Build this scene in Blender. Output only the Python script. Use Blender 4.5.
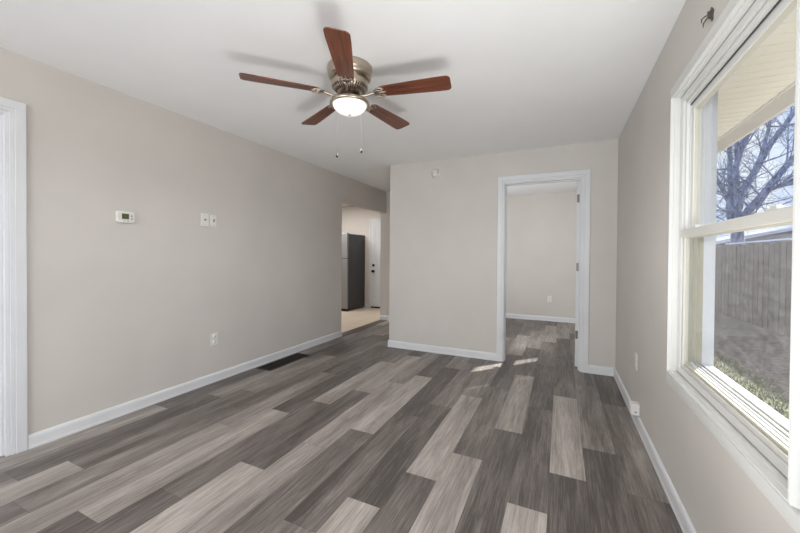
import bpy, bmesh, math, random
from mathutils import Vector, Matrix, noise
random.seed(7)
scene = bpy.context.scene
for o in list(bpy.data.objects):
    bpy.data.objects.remove(o)
COL = scene.collection
PI = math.pi

# ------------------------------------------------------------------ camera
CAM_H = 1.2256
cam_data = bpy.data.cameras.new('camera')
cam = bpy.data.objects.new('camera', cam_data)
COL.objects.link(cam)
_r = Vector((0.9066868, 0.4217438, 0.0071533))
_u = Vector((-0.0109189, 0.0065141, 0.9999192))
_f = Vector((-0.4216631, 0.9066917, -0.0105112))
m = Matrix.Identity(4)
for i in range(3):
    m[i][0] = _r[i]; m[i][1] = _u[i]; m[i][2] = -_f[i]
m[0][3], m[1][3], m[2][3] = 0.0, 0.0, CAM_H
cam.matrix_world = m
cam_data.sensor_width = 36.0
cam_data.lens = 345.2 / 800 * 36.0
cam_data.shift_y = -7.0 / 800
cam_data.clip_start = 0.02
cam_data.clip_end = 300
scene.camera = cam

# ------------------------------------------------------------------ view transform
scene.view_settings.view_transform = 'Standard'
scene.view_settings.look = 'None'
scene.view_settings.gamma = 1.0
scene.view_settings.use_curve_mapping = False
scene.view_settings.exposure = 0.05

# ------------------------------------------------------------------ world: blue winter sky with white clouds
world = bpy.data.worlds.new('sky')
scene.world = world
world.use_nodes = True
wn = world.node_tree.nodes; wl = world.node_tree.links
wn.clear()
out = wn.new('ShaderNodeOutputWorld'); bg = wn.new('ShaderNodeBackground')
tc = wn.new('ShaderNodeTexCoord'); nz = wn.new('ShaderNodeTexNoise')
nz.inputs['Scale'].default_value = 4.5; nz.inputs['Detail'].default_value = 6
nz.inputs['Roughness'].default_value = 0.6
rp = wn.new('ShaderNodeValToRGB')
rp.color_ramp.elements[0].position = 0.40; rp.color_ramp.elements[0].color = (0.29, 0.47, 0.90, 1)
rp.color_ramp.elements[1].position = 0.60; rp.color_ramp.elements[1].color = (0.86, 0.92, 1.0, 1)
wl.new(tc.outputs['Generated'], nz.inputs['Vector'])
wl.new(nz.outputs['Fac'], rp.inputs['Fac'])
wl.new(rp.outputs['Color'], bg.inputs['Color'])
bg.inputs['Strength'].default_value = 1.2
wl.new(bg.outputs['Background'], out.inputs['Surface'])

# ------------------------------------------------------------------ sun (low, beyond the far right corner)
def look_light(o, d):
    o.rotation_euler = Vector(d).to_track_quat('-Z', 'Y').to_euler()
sun_d = bpy.data.lights.new('sun', 'SUN'); sun_d.energy = 17.0; sun_d.angle = math.radians(0.6)
sun_d.color = (1.0, 0.97, 0.92)
sun = bpy.data.objects.new('sun', sun_d); COL.objects.link(sun)
SUNX, SUNY, SUNT = 0.648, 0.762, 0.66
sun.location = (20, 24, 22)
look_light(sun, (-SUNX, -SUNY, -SUNT))

# ------------------------------------------------------------------ fill lamps added to brighten the rooms
def area(name, loc, d, sx, sy, watts, color=(1, 1, 1)):
    l = bpy.data.lights.new(name, 'AREA'); l.shape = 'RECTANGLE'
    l.size = sx; l.size_y = sy; l.energy = watts; l.color = color
    o = bpy.data.objects.new(name, l); COL.objects.link(o)
    o.location = loc; look_light(o, d); return o
area('rear_fill', (-1.3, -3.14, 1.35), (0.0, 1, 0.20), 2.4, 1.7, 104, (0.985, 1.0, 1.0))  # area lamp added at the unseen rear window to brighten the room
area('side_fill', (0.516, 0.42, 1.34), (-1, 0.0, 0.0), 0.9, 1.25, 15, (0.99, 1.0, 1.0))  # lamp added at the unseen side window to light the left wall
fl_d = bpy.data.lights.new('floor_bounce_fill', 'SPOT'); fl_d.color = (0.98, 1.0, 1.0); fl_d.energy = 118; fl_d.spot_size = math.radians(136); fl_d.spot_blend = 0.7; fl_d.shadow_soft_size = 0.5  # added lamp near the floor, stands in for sunlight bouncing off it
fl_o = bpy.data.objects.new('floor_bounce_fill', fl_d); COL.objects.link(fl_o); fl_o.location = (-0.05, 0.98, 0.06); look_light(fl_o, (-0.10, 0.32, 1))
area('back_room_fill', (-1.2, 4.44, 1.35), (0.15, 1, 0.15), 0.9, 1.5, 33, (0.98, 0.99, 1.0))  # added lamp against the partition, no window here; brightens the back room
area('kitchen_fill', (-4.6, 5.75, 2.42), (0, 0, -1), 1.4, 0.7, 41, (1.0, 0.98, 0.96))  # added lamp without a fixture, brightens the kitchen

# ================================================================== helpers
def lin(c):
    c = c / 255.0
    return c / 12.92 if c <= 0.04045 else ((c + 0.055) / 1.055) ** 2.4
def rgb(r, g, b): return (lin(r), lin(g), lin(b), 1)

def new_mat(name, col, rough=0.5, metal=0.0, spec=None, emit=None, emit_s=0):
    mt = bpy.data.materials.new(name); mt.use_nodes = True
    b = mt.node_tree.nodes['Principled BSDF']
    b.inputs['Base Color'].default_value = col
    b.inputs['Roughness'].default_value = rough
    b.inputs['Metallic'].default_value = metal
    if spec is not None: b.inputs['Specular IOR Level'].default_value = spec
    if emit:
        b.inputs['Emission Color'].default_value = emit
        b.inputs['Emission Strength'].default_value = emit_s
    return mt
def add_noise(mt, c1, c2, scale=(1, 1, 1), nscale=5, detail=4, bump=0.0, lo=0.35, hi=0.65, dist=0.01):
    nt = mt.node_tree; n = nt.nodes; l = nt.links; b = n['Principled BSDF']
    tc = n.new('ShaderNodeTexCoord'); mp = n.new('ShaderNodeMapping'); mp.inputs['Scale'].default_value = scale
    nz = n.new('ShaderNodeTexNoise'); nz.inputs['Scale'].default_value = nscale; nz.inputs['Detail'].default_value = detail
    cr = n.new('ShaderNodeValToRGB')
    cr.color_ramp.elements[0].position = lo; cr.color_ramp.elements[0].color = c1
    cr.color_ramp.elements[1].position = hi; cr.color_ramp.elements[1].color = c2
    l.new(tc.outputs['Object'], mp.inputs['Vector']); l.new(mp.outputs['Vector'], nz.inputs['Vector'])
    l.new(nz.outputs['Fac'], cr.inputs['Fac']); l.new(cr.outputs['Color'], b.inputs['Base Color'])
    if bump:
        bp = n.new('ShaderNodeBump'); bp.inputs['Strength'].default_value = bump; bp.inputs['Distance'].default_value = dist
        l.new(nz.outputs['Fac'], bp.inputs['Height']); l.new(bp.outputs['Normal'], b.inputs['Normal'])
    return mt

M = {}
M['wall'] = add_noise(new_mat('wall_paint', rgb(204, 199, 193), 0.55, spec=0.3), rgb(202, 197, 191), rgb(206, 201, 195), nscale=2.2, bump=0.0)
M['ceiling'] = add_noise(new_mat('ceiling_paint', rgb(244, 244, 244), 0.9), rgb(243, 243, 243), rgb(245, 245, 245), nscale=3)
M['trim'] = add_noise(new_mat('white_trim_paint', rgb(216, 217, 219), 0.4), rgb(214, 215, 217), rgb(219, 220, 222), nscale=4)
M['kwall'] = add_noise(new_mat('kitchen_wall_paint', rgb(214, 206, 198), 0.6), rgb(212, 204, 196), rgb(216, 208, 200), nscale=2)
M['vinyl'] = new_mat('white_vinyl', rgb(216, 216, 213), 0.4)
M['beige_vinyl'] = new_mat('almond_vinyl', rgb(196, 191, 174), 0.4)
M['gasket'] = new_mat('dark_gasket', rgb(70, 68, 64), 0.7)
M['plastic'] = new_mat('white_plastic', rgb(224, 222, 218), 0.35)
M['plastic_grey'] = new_mat('grey_plastic', rgb(150, 148, 146), 0.4)
M['slot'] = new_mat('dark_slot', rgb(55, 52, 50), 0.6)
M['lcd'] = new_mat('green_display', rgb(104, 106, 62), 0.25)
M['lcd_ink'] = new_mat('display_ink', rgb(46, 48, 30), 0.4)
M['hinge'] = new_mat('satin_hinge_metal', rgb(120, 116, 112), 0.4, 0.8)
M['bronze'] = new_mat('dark_bronze', rgb(52, 44, 40), 0.35, 0.7)
M['vent'] = new_mat('black_painted_steel', rgb(38, 34, 32), 0.45, 0.4)
M['vent_dark'] = new_mat('duct_dark', rgb(14, 13, 13), 0.9)
M['steel'] = new_mat('fridge_silver', rgb(150, 150, 150), 0.4, 0.3)
M['fridge_side'] = add_noise(new_mat('fridge_black_side', rgb(52, 52, 54), 0.35), rgb(50, 50, 52), rgb(60, 60, 62), nscale=60, bump=0.15, dist=0.002)
M['nickel'] = new_mat('brushed_nickel', rgb(190, 178, 162), 0.28, 1.0)
M['nickel_dark'] = new_mat('nickel_shadow_slot', rgb(48, 42, 38), 0.5, 0.3)
M['bowl'] = new_mat('lit_frosted_bowl', rgb(250, 248, 244), 0.3, emit=(1, 0.98, 0.95, 1), emit_s=0.55)
M['bracket'] = new_mat('dull_dark_steel', rgb(92, 86, 80), 0.5, 0.5)
M['soffit'] = new_mat('almond_soffit_vinyl', rgb(238, 235, 224), 0.5)
M['fascia'] = new_mat('grey_white_fascia', rgb(224, 222, 220), 0.5)
M['strip'] = add_noise(new_mat('brown_transition', rgb(82, 70, 62), 0.4), rgb(70, 60, 53), rgb(94, 80, 70), (6, 1, 1), 8)
M['siding'] = new_mat('house_siding', rgb(200, 196, 186), 0.6)
M['bounce_concrete'] = add_noise(new_mat('bounce_concrete', rgb(165, 162, 155), 0.9), rgb(150, 147, 141), rgb(166, 163, 157), nscale=4)
M['track'] = new_mat('shaded_track_vinyl', rgb(150, 144, 118), 0.5)  # almond vinyl with its shade put into the colour
M['snow'] = new_mat('white_painted_cap', rgb(225, 230, 240), 0.7)

# kitchen tile
def tile_mat():
    mt = new_mat('beige_tile', rgb(205, 180, 150), 0.4); nt = mt.node_tree; n = nt.nodes; l = nt.links
    tcn = n.new('ShaderNodeTexCoord'); br = n.new('ShaderNodeTexBrick')
    br.offset = 0.0; br.inputs['Scale'].default_value = 1.0
    br.inputs['Brick Width'].default_value = 0.31; br.inputs['Row Height'].default_value = 0.31
    br.inputs['Mortar Size'].default_value = 0.004
    br.inputs['Color1'].default_value = rgb(214, 200, 182); br.inputs['Color2'].default_value = rgb(206, 191, 172)
    br.inputs['Mortar'].default_value = rgb(190, 170, 146)
    l.new(tcn.outputs['Object'], br.inputs['Vector']); l.new(br.outputs['Color'], n['Principled BSDF'].inputs['Base Color'])
    return mt
M['tile'] = tile_mat()

# blade wood
def blade_mat():
    mt = new_mat('cherry_blade_wood', rgb(120, 62, 44), 0.28); nt = mt.node_tree; n = nt.nodes; l = nt.links
    tcn = n.new('ShaderNodeTexCoord'); mp = n.new('ShaderNodeMapping'); mp.inputs['Scale'].default_value = (2.0, 34, 20)
    nz = n.new('ShaderNodeTexNoise'); nz.inputs['Scale'].default_value = 1.6; nz.inputs['Detail'].default_value = 5; nz.inputs['Distortion'].default_value = 0.6
    cr = n.new('ShaderNodeValToRGB')
    cr.color_ramp.elements[0].position = 0.3; cr.color_ramp.elements[0].color = rgb(66, 38, 30)
    cr.color_ramp.elements[1].position = 0.7; cr.color_ramp.elements[1].color = rgb(134, 74, 48)
    l.new(tcn.outputs['Object'], mp.inputs['Vector']); l.new(mp.outputs['Vector'], nz.inputs['Vector'])
    l.new(nz.outputs['Fac'], cr.inputs['Fac']); l.new(cr.outputs['Color'], n['Principled BSDF'].inputs['Base Color'])
    return mt
M['blade'] = blade_mat()
M['blade_edge'] = new_mat('dark_blade_edge', rgb(58, 34, 28), 0.4)

# window glass: thin clear pane, a little reflection, optional dust
def glass_mat(name, dust=0.0):
    mt = bpy.data.materials.new(name); mt.use_nodes = True
    nt = mt.node_tree; n = nt.nodes; l = nt.links; n.clear()
    o = n.new('ShaderNodeOutputMaterial'); t = n.new('ShaderNodeBsdfTransparent'); g = n.new('ShaderNodeBsdfGlossy')
    g.inputs['Roughness'].default_value = 0.02
    t.inputs['Color'].default_value = (0.96, 0.97, 0.97, 1)
    lw = n.new('ShaderNodeLayerWeight'); lw.inputs['Blend'].default_value = 0.5
    pw = n.new('ShaderNodeMath'); pw.operation = 'POWER'; pw.inputs[1].default_value = 5.0; l.new(lw.outputs['Facing'], pw.inputs[0])
    fr = n.new('ShaderNodeMath'); fr.operation = 'MULTIPLY_ADD'; fr.inputs[1].default_value = 0.5; fr.inputs[2].default_value = 0.02; l.new(pw.outputs[0], fr.inputs[0])
    mx = n.new('ShaderNodeMixShader')
    l.new(fr.outputs[0], mx.inputs['Fac']); l.new(t.outputs['BSDF'], mx.inputs[1]); l.new(g.outputs['BSDF'], mx.inputs[2])
    last = mx
    if dust:
        d = n.new('ShaderNodeBsdfTranslucent'); d.inputs['Color'].default_value = (0.85, 0.85, 0.86, 1)
        tcn = n.new('ShaderNodeTexCoord'); mp = n.new('ShaderNodeMapping'); mp.inputs['Scale'].default_value = (1, 0.5, 1.1)
        mp.inputs['Rotation'].default_value = (0.5, 0, 0)
        nz = n.new('ShaderNodeTexNoise'); nz.inputs['Scale'].default_value = 34; nz.inputs['Detail'].default_value = 6; nz.inputs['Roughness'].default_value = 0.75
        mr = n.new('ShaderNodeMapRange'); mr.inputs['From Min'].default_value = 0.42; mr.inputs['From Max'].default_value = 0.75
        mr.inputs['To Min'].default_value = dust * 0.4; mr.inputs['To Max'].default_value = dust * 1.2
        l.new(tcn.outputs['Object'], mp.inputs['Vector']); l.new(mp.outputs['Vector'], nz.inputs['Vector']); l.new(nz.outputs['Fac'], mr.inputs['Value'])
        m2 = n.new('ShaderNodeMixShader'); l.new(mr.outputs['Result'], m2.inputs['Fac'])
        l.new(mx.outputs['Shader'], m2.inputs[1]); l.new(d.outputs['BSDF'], m2.inputs[2]); last = m2
    l.new(last.outputs['Shader'], o.inputs['Surface'])
    return mt
M['glass'] = glass_mat('clear_pane')
M['glass_dusty'] = glass_mat('dusty_pane', 0.04)

# ---- mesh builder
class MB:
    def __init__(s): s.bm = bmesh.new()
    def face(s, pts):
        vs = [s.bm.verts.new(p) for p in pts]
        return s.bm.faces.new(vs)
    def box(s, x0, x1, y0, y1, z0, z1, mi=0):
        v = [s.bm.verts.new(p) for p in [(x0,y0,z0),(x1,y0,z0),(x1,y1,z0),(x0,y1,z0),(x0,y0,z1),(x1,y0,z1),(x1,y1,z1),(x0,y1,z1)]]
        for f in [(0,3,2,1),(4,5,6,7),(0,1,5,4),(1,2,6,5),(2,3,7,6),(3,0,4,7)]:
            fc = s.bm.faces.new([v[i] for i in f]); fc.material_index = mi
        return s
    def tube(s, pts, rad, n=8, cap=True, mi=0):
        pts = [Vector(p) for p in pts]
        if not isinstance(rad, (list, tuple)): rad = [rad] * len(pts)
        rings = []; prev = None
        for i, p in enumerate(pts):
            t = (pts[min(i+1, len(pts)-1)] - pts[max(i-1, 0)]).normalized()
            if prev is None:
                a = Vector((0, 0, 1)) if abs(t.z) < 0.9 else Vector((1, 0, 0))
                prev = t.cross(a).normalized()
            u = (prev - t * prev.dot(t)).normalized(); w = t.cross(u); prev = u
            rings.append([s.bm.verts.new(p + (u * math.cos(2*PI*k/n) + w * math.sin(2*PI*k/n)) * rad[i]) for k in range(n)])
        for a, b in zip(rings, rings[1:]):
            for k in range(n):
                f = s.bm.faces.new([a[k], a[(k+1) % n], b[(k+1) % n], b[k]]); f.material_index = mi; f.smooth = True
        if cap and n > 2:
            f = s.bm.faces.new(list(reversed(rings[0]))); f.material_index = mi
            f = s.bm.faces.new(rings[-1]); f.material_index = mi
        return s
    def lathe(s, prof, n=48, c=(0, 0, 0), axis='z', smooth=True, mi=0):
        rings = []
        for r, z in prof:
            ring = []
            for k in range(n):
                a = 2*PI*k/n; x, y = r*math.cos(a), r*math.sin(a)
                if axis == 'z': q = (c[0]+x, c[1]+y, c[2]+z)
                elif axis == 'x': q = (c[0]+z, c[1]+x, c[2]+y)
                else: q = (c[0]+x, c[1]+z, c[2]+y)
                ring.append(s.bm.verts.new(q))
            rings.append(ring)
        for a, b in zip(rings, rings[1:]):
            for k in range(n):
                f = s.bm.faces.new([a[k], a[(k+1) % n], b[(k+1) % n], b[k]]); f.smooth = smooth; f.material_index = mi
        for rg in (rings[0], rings[-1]):
            f = s.bm.faces.new(rg); f.material_index = mi
        return s
    def prism(s, outline, z0, z1, mi=0, tf=None):
        tf = tf or (lambda p: p)
        a = [s.bm.verts.new(tf((x, y, z0))) for x, y in outline]; b = [s.bm.verts.new(tf((x, y, z1))) for x, y in outline]
        n = len(a)
        s.bm.faces.new(list(reversed(a))).material_index = mi; s.bm.faces.new(b).material_index = mi
        for k in range(n):
            s.bm.faces.new([a[k], a[(k+1) % n], b[(k+1) % n], b[k]]).material_index = mi
        return s
    def ring(s, rect, prof, closed=False):
        """mitred profile swept round a rectangle in the YZ plane: prof = [(inset d, x)]"""
        y0, y1, z0, z1 = rect; loops = []
        for d, x in prof:
            loops.append([s.bm.verts.new(p) for p in [(x, y0+d, z0+d), (x, y1-d, z0+d), (x, y1-d, z1-d), (x, y0+d, z1-d)]])
        pr = list(zip(loops, loops[1:])) + ([(loops[-1], loops[0])] if closed else [])
        for a, b in pr:
            for k in range(4):
                s.bm.faces.new([a[k], a[(k+1) % 4], b[(k+1) % 4], b[k]])
        return s
    def build(s, name, mats, parent=None, bevel=0.0, loc=None, smooth=False, segs=2):
        bmesh.ops.recalc_face_normals(s.bm, faces=s.bm.faces)
        me = bpy.data.meshes.new(name); s.bm.to_mesh(me); s.bm.free()
        if not isinstance(mats, (list, tuple)): mats = [mats]
        for mt in mats: me.materials.append(mt)
        o = bpy.data.objects.new(name, me); COL.objects.link(o)
        if parent: o.parent = parent
        if loc: o.location = loc
        if smooth:
            for p in me.polygons: p.use_smooth = True
        if bevel:
            b = o.modifiers.new('bevel', 'BEVEL'); b.width = bevel; b.segments = segs; b.limit_method = 'ANGLE'; b.angle_limit = math.radians(40)
        return o
def tag(o, label=None, cat=None, group=None, kind=None):
    if label: o['label'] = label
    if cat: o['category'] = cat
    if group: o['group'] = group
    if kind: o['kind'] = kind
    return o
def empty(name, loc=(0, 0, 0), rz=0.0):
    e = bpy.data.objects.new(name, None); COL.objects.link(e); e.location = loc; e.rotation_euler = (0, 0, rz)
    e.empty_display_size = 0.05
    return e
def struct(o): o['kind'] = 'structure'; return o
def boxes(name, mat, lst, parent=None, bevel=0.0):
    mb = MB()
    for b in lst: mb.box(*b)
    return mb.build(name, mat, parent, bevel)

# ------------------------------------------------------------------ room dimensions
L, R, YB, XP, H = -3.011, 0.524, 4.155, -2.086, 2.44
REAR = -3.20; HALL = 5.84; BACK = 7.18; KB = 7.10; T = 0.12
D0, D1, DH = -0.600, 0.207, 2.083         # back doorway

# ================================================================== FLOOR : individual vinyl planks
PW, PL = 0.1845, 1.22
ROWS = {  # row k spans X from 0.14-PW*(k+1) to 0.14-PW*k : (joint Y, tones of planks from the one starting at that joint, first index)
 -3: (2.90, {}),
 -2: (2.115, {-2: .45, -1: .32, 0: .56, 1: .20, 2: .4}),
 -1: (2.500, {-2: .5, -1: .17, 0: .60, 1: .42, 2: .25}),
 0: (2.130, {-1: .20, 0: .86, 1: .40, 2: .10, 3: .55}),
 1: (1.780, {-1: .90, 0: .22, 1: .33, 2: .40, 3: .72}),
 2: (2.510, {-1: .17, 0: .80, 1: .38, 2: .28, 3: .5}),
 3: (2.085, {-1: .78, 0: .50, 1: .30, 2: .75, 3: .4}),
 4: (3.000, {-2: .36, -1: .78, 0: .62, 1: .70, 2: .2}),
 5: (2.690, {-2: .80, -1: .13, 0: .60, 1: .3}),
 6: (2.435, {-2: .55, -1: .24, 0: .10, 1: .68}),
 7: (2.060, {-2: .6, -1: .42, 0: .80, 1: .20}),
 8: (3.000, {-2: .74, -1: .78, 0: .62, 1: .3}),
 9: (2.670, {-2: .82, -1: .28, 0: .78, 1: .3}),
 10: (2.320, {-2: .30, -1: .42, 0: .76, 1: .45}),
 11: (2.055, {-2: .30, -1: .76, 0: .13, 1: .4}),
 12: (2.935, {-2: .72, -1: .68, 0: .35, 1: .5}),
 13: (1.950, {-2: .5, -1: .55, 0: .45, 1: .55, 2: .25}),
 14: (2.235, {-2: .82, -1: .42, 0: .66, 1: .12, 2: .6}),
 15: (2.030, {-2: .55, -1: .36, 0: .66, 1: .25, 2: .5}),
 16: (1.700, {-2: .4, -1: .74, 0: .28, 1: .55, 2: .4}),
 17: (2.500, {-1: .35, 0: .3, 1: .6, 2: .35}),
}
# the doorway to the back room cuts the rows; planks past the threshold keep their own joints
BROWS = {  # joint list (Y) for rows beyond the doorway
 4: ([4.22, 5.43, 6.65], [.55, .2, .45]),
 3: ([3.30, 4.50, 5.68, 6.85], [.30, .80, .52, .45]),
 2: ([3.76, 4.94, 6.15], [.38, .72, .50]),
 1: ([3.00, 4.225, 5.40, 6.70], [.33, .52, .76, .3]),
 0: ([3.34, 4.57, 5.73, 6.9], [.42, .18, .70, .5]),
}
def floor_mesh():
    bm = bmesh.new(); uv = bm.loops.layers.uv.new('plank')
    tone = bm.loops.layers.color.new('tone')
    rng = random.Random(3)
    def plank(xa, xb, ya, yb, t, off, full=(None,)):
        f = bm.faces.new([bm.verts.new(p) for p in [(xa, ya, 0), (xb, ya, 0), (xb, yb, 0), (xa, yb, 0)]])
        for lp, c in zip(f.loops, [(0, 0), (1, 0), (1, 1), (0, 1)]):
            lp[uv].uv = ((c[0]) * (xb - xa), c[1] * (yb - ya))
            lp[tone] = (t, off[0], off[1], 1)
    def region_clip(xa, xb, ya, yb):
        """keep planks inside the room, hall and back room footprint (walls hide the overlaps)"""
        out = []
        xa2, xb2 = max(xa, L - 0.05), min(xb, R + 0.03)
        if xb2 <= xa2: return out
        lim = HALL + 0.06 if xb2 < XP + 0.1 else BACK + 0.03
        y0, y1 = max(ya, REAR - 0.05), min(yb, lim)
        if y1 > y0: out.append((xa2, xb2, y0, y1))
        return out
    for k, (yj, tones) in ROWS.items():
        xb = 0.14 - PW * k; xa = xb - PW
        spans = []
        for i in range(-4, 6):
            ya = yj + PL * i; yb = ya + PL
            t = tones.get(i, rng.choice([.2, .35, .45, .55, .7, .8]))
            spans.append((ya, yb, t))
        if k in BROWS:
            js, ts = BROWS[k]
            spans = [s for s in spans if s[1] <= js[0] + 0.15]
            last = max(s[1] for s in spans)
            spans = [(a, js[0] if abs(b - last) < 1e-6 else b, t) for a, b, t in spans]
            for i, j in enumerate(js):
                spans.append((j, js[i+1] if i + 1 < len(js) else j + PL, ts[i]))
        for ya, yb, t in spans:
            off = (rng.random(), rng.random())
            for c in region_clip(xa, xb, ya, yb): plank(*c, t, off)
    me = bpy.data.meshes.new('floor'); bm.to_mesh(me); bm.free()
    return me
def floor_mat():
    mt = new_mat('grey_vinyl_plank', rgb(130, 122, 116), 0.42); nt = mt.node_tree; n = nt.nodes; l = nt.links
    b = n['Principled BSDF']
    tcn = n.new('ShaderNodeTexCoord'); at = n.new('ShaderNodeAttribute'); at.attribute_name = 'tone'
    sep = n.new('ShaderNodeSeparateColor'); l.new(at.outputs['Color'], sep.inputs['Color'])
    def math_(op, a, b_=None, c=None):
        x = n.new('ShaderNodeMath'); x.operation = op
        for i, v in enumerate([a, b_, c]):
            if v is None: continue
            if isinstance(v, (int, float)): x.inputs[i].default_value = v
            else: l.new(v, x.inputs[i])
        return x.outputs[0]
    # random offset of the grain per plank
    offx = math_('MULTIPLY', sep.outputs['Green'], 37.0); offy = math_('MULTIPLY', sep.outputs['Blue'], 53.0)
    cb = n.new('ShaderNodeCombineXYZ'); l.new(offx, cb.inputs[0]); l.new(offy, cb.inputs[1])
    def noise_(scale, detail, rough, dist=0.0):
        mp = n.new('ShaderNodeMapping'); mp.inputs['Scale'].default_value = scale
        l.new(tcn.outputs['Object'], mp.inputs['Vector'])
        ad = n.new('ShaderNodeVectorMath'); ad.operation = 'ADD'
        l.new(mp.outputs['Vector'], ad.inputs[0]); l.new(cb.outputs['Vector'], ad.inputs[1])
        z = n.new('ShaderNodeTexNoise'); z.inputs['Scale'].default_value = 1.0; z.inputs['Detail'].default_value = detail
        z.inputs['Roughness'].default_value = rough; z.inputs['Distortion'].default_value = dist
        l.new(ad.outputs['Vector'], z.inputs['Vector']); return z.outputs['Fac']
    broad = noise_((7.5, 0.9, 1), 2, 0.5, 0.4)
    cath = noise_((24, 2.0, 1), 5, 0.65, 2.0)
    fine = noise_((120, 3.2, 1), 7, 0.8, 0.3)
    t0 = math_('MULTIPLY_ADD', sep.outputs['Red'], 0.88, 0.08)
    v = math_('MULTIPLY_ADD', math_('SUBTRACT', broad, 0.5), 0.75, t0)
    v = math_('MULTIPLY_ADD', math_('SUBTRACT', cath, 0.5), 0.80, v)
    v = math_('MULTIPLY_ADD', math_('SUBTRACT', fine, 0.5), 1.25, v)
    cr = n.new('ShaderNodeValToRGB'); e = cr.color_ramp.elements
    e[0].position = 0.0; e[0].color = rgb(76, 70, 67)
    e[1].position = 1.0; e[1].color = rgb(198, 190, 182)
    m1 = e.new(0.35); m1.color = rgb(124, 116, 111)
    m2 = e.new(0.7); m2.color = rgb(166, 158, 151)
    l.new(v, cr.inputs['Fac'])
    # seams from the plank uv
    uvn = n.new('ShaderNodeUVMap'); uvn.uv_map = 'plank'
    sx = n.new('ShaderNodeSeparateXYZ'); l.new(uvn.outputs['UV'], sx.inputs['Vector'])
    s1 = math_('LESS_THAN', sx.outputs['X'], 0.0016); s2 = math_('LESS_THAN', sx.outputs['Y'], 0.0022)
    seam = math_('MAXIMUM', s1, s2)
    mx = n.new('ShaderNodeMix'); mx.data_type = 'RGBA'
    l.new(math_('MULTIPLY', seam, 0.55), mx.inputs[0]); l.new(cr.outputs['Color'], mx.inputs[6]); mx.inputs[7].default_value = rgb(52, 47, 44)
    l.new(mx.outputs[2], b.inputs['Base Color'])
    bp = n.new('ShaderNodeBump'); bp.inputs['Strength'].default_value = 0.12; bp.inputs['Distance'].default_value = 0.002
    l.new(fine, bp.inputs['Height']); l.new(bp.outputs['Normal'], b.inputs['Normal'])
    return mt
fm = floor_mesh(); fm.materials.append(floor_mat())
fl = bpy.data.objects.new('floor', fm); COL.objects.link(fl); struct(fl)
struct(boxes('floor_kitchen', M['tile'], [(-6.3, L - 0.08, 2.9, KB + 0.05, -0.06, 0.0)]))
struct(boxes('trim_1', M['strip'], [(L - 0.10, L + 0.045, 4.378, 5.824, -0.02, 0.006)], bevel=0.003))

# ================================================================== CEILING AND WALLS
struct(boxes('ceiling', M['ceiling'], [(-6.4, R + T, REAR - T, BACK + T, H, H + 0.1)]))
# left wall: door near the camera, opening to the kitchen further on
LD0, LD1, LDH = 0.085, 0.893, 2.075
KO0, KO1, KOH = 4.376, 5.840, 2.045
struct(boxes('wall_left', M['wall'], [
    (L-T, L, REAR, LD0, 0, H), (L-T, L, LD0, LD1, LDH, H), (L-T, L, LD1, KO0, 0, H),
    (L-T, L, KO0, KO1, KOH, H), (L-T, L, KO1 + T, BACK, 0, H)]))
struct(boxes('wall_hall', M['wall'], [(L - T, XP + 0.01, HALL, HALL + T, 0, H)]))
struct(boxes('wall_hall_side', M['wall'], [(XP, XP + T, YB + T, HALL + T, 0, H)]))
struct(boxes('wall_back', M['wall'], [
    (XP, D0, YB, YB + T, 0, H), (D0, D1, YB, YB + T, DH, H), (D1, R, YB, YB + T, 0, H)]))
struct(boxes('wall_far', M['wall'], [(L, R + T, BACK, BACK + T, 0, H)]))
# window openings in the right wall
W = dict(y0=1.145, y1=2.18, z0=0.648, z1=2.033)      # main window rough opening
W2 = dict(y0=4.62, y1=5.56, z0=0.76, z1=1.95)        # back-room window
X1 = R + T
struct(boxes('wall_right', M['wall'], [
    (R, X1, REAR, -0.08, 0, H), (R, X1, -0.08, 0.92, 0, W['z0']), (R, X1, -0.08, 0.92, W['z1'], H), (R, X1, 0.92, W['y0'], 0, H), (R, X1, W['y0'], W['y1'], 0, W['z0']), (R, X1, W['y0'], W['y1'], W['z1'], H),
    (R, X1, W['y1'], W2['y0'], 0, H), (R, X1, W2['y0'], W2['y1'], 0, W2['z0']), (R, X1, W2['y0'], W2['y1'], W2['z1'], H),
    (R, X1, W2['y1'], BACK, 0, H)]))
# rear wall behind the camera, with an unseen wide opening added for light
struct(boxes('wall_rear', M['wall'], [
    (L, -2.55, REAR - T, REAR, 0, H), (-0.05, R, REAR - T, REAR, 0, H),
    (-2.55, -0.05, REAR - T, REAR, 0, 0.45), (-2.55, -0.05, REAR - T, REAR, 2.25, H)]))
# kitchen shell
struct(boxes('wall_kitchen', M['kwall'], [(-6.3, L - T, KB, KB + T, 0, H), (-6.42, -6.3, 2.9, KB + T, 0, H), (-6.3, L - T, 2.78, 2.9, 0, H)]))

# baseboards (profile: flat board with a rounded cap, plus shoe)
def baseboard(name, runs, mat=M['trim']):
    """runs: (axis, fixed coordinate, normal sign, a, b)"""
    mb = MB()
    prof = [(0, 0), (0.016, 0), (0.016, 0.012), (0.013, 0.02), (0.013, 0.066), (0.010, 0.078), (0.005, 0.085), (0, 0.088)]
    for ax, fix, sg, a, b in runs:
        ring0 = []; ring1 = []
        for d, z in prof:
            c = fix + sg * d
            ring0.append(mb.bm.verts.new((c, a, z) if ax == 'x' else (a, c, z)))
            ring1.append(mb.bm.verts.new((c, b, z) if ax == 'x' else (b, c, z)))
        n = len(prof)
        for k in range(n):
            mb.bm.faces.new([ring0[k], ring0[(k+1) % n], ring1[(k+1) % n], ring1[k]])
        mb.bm.faces.new(ring0); mb.bm.faces.new(list(reversed(ring1)))
    return struct(mb.build(name, mat))
CW = 0.071
baseboard('baseboard_left', [('x', L, 1, 0.966, KO0), ('x', L, 1, REAR, LD0 - CW)])
baseboard('baseboard_hall', [('y', HALL, -1, L - T, XP)])
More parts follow.
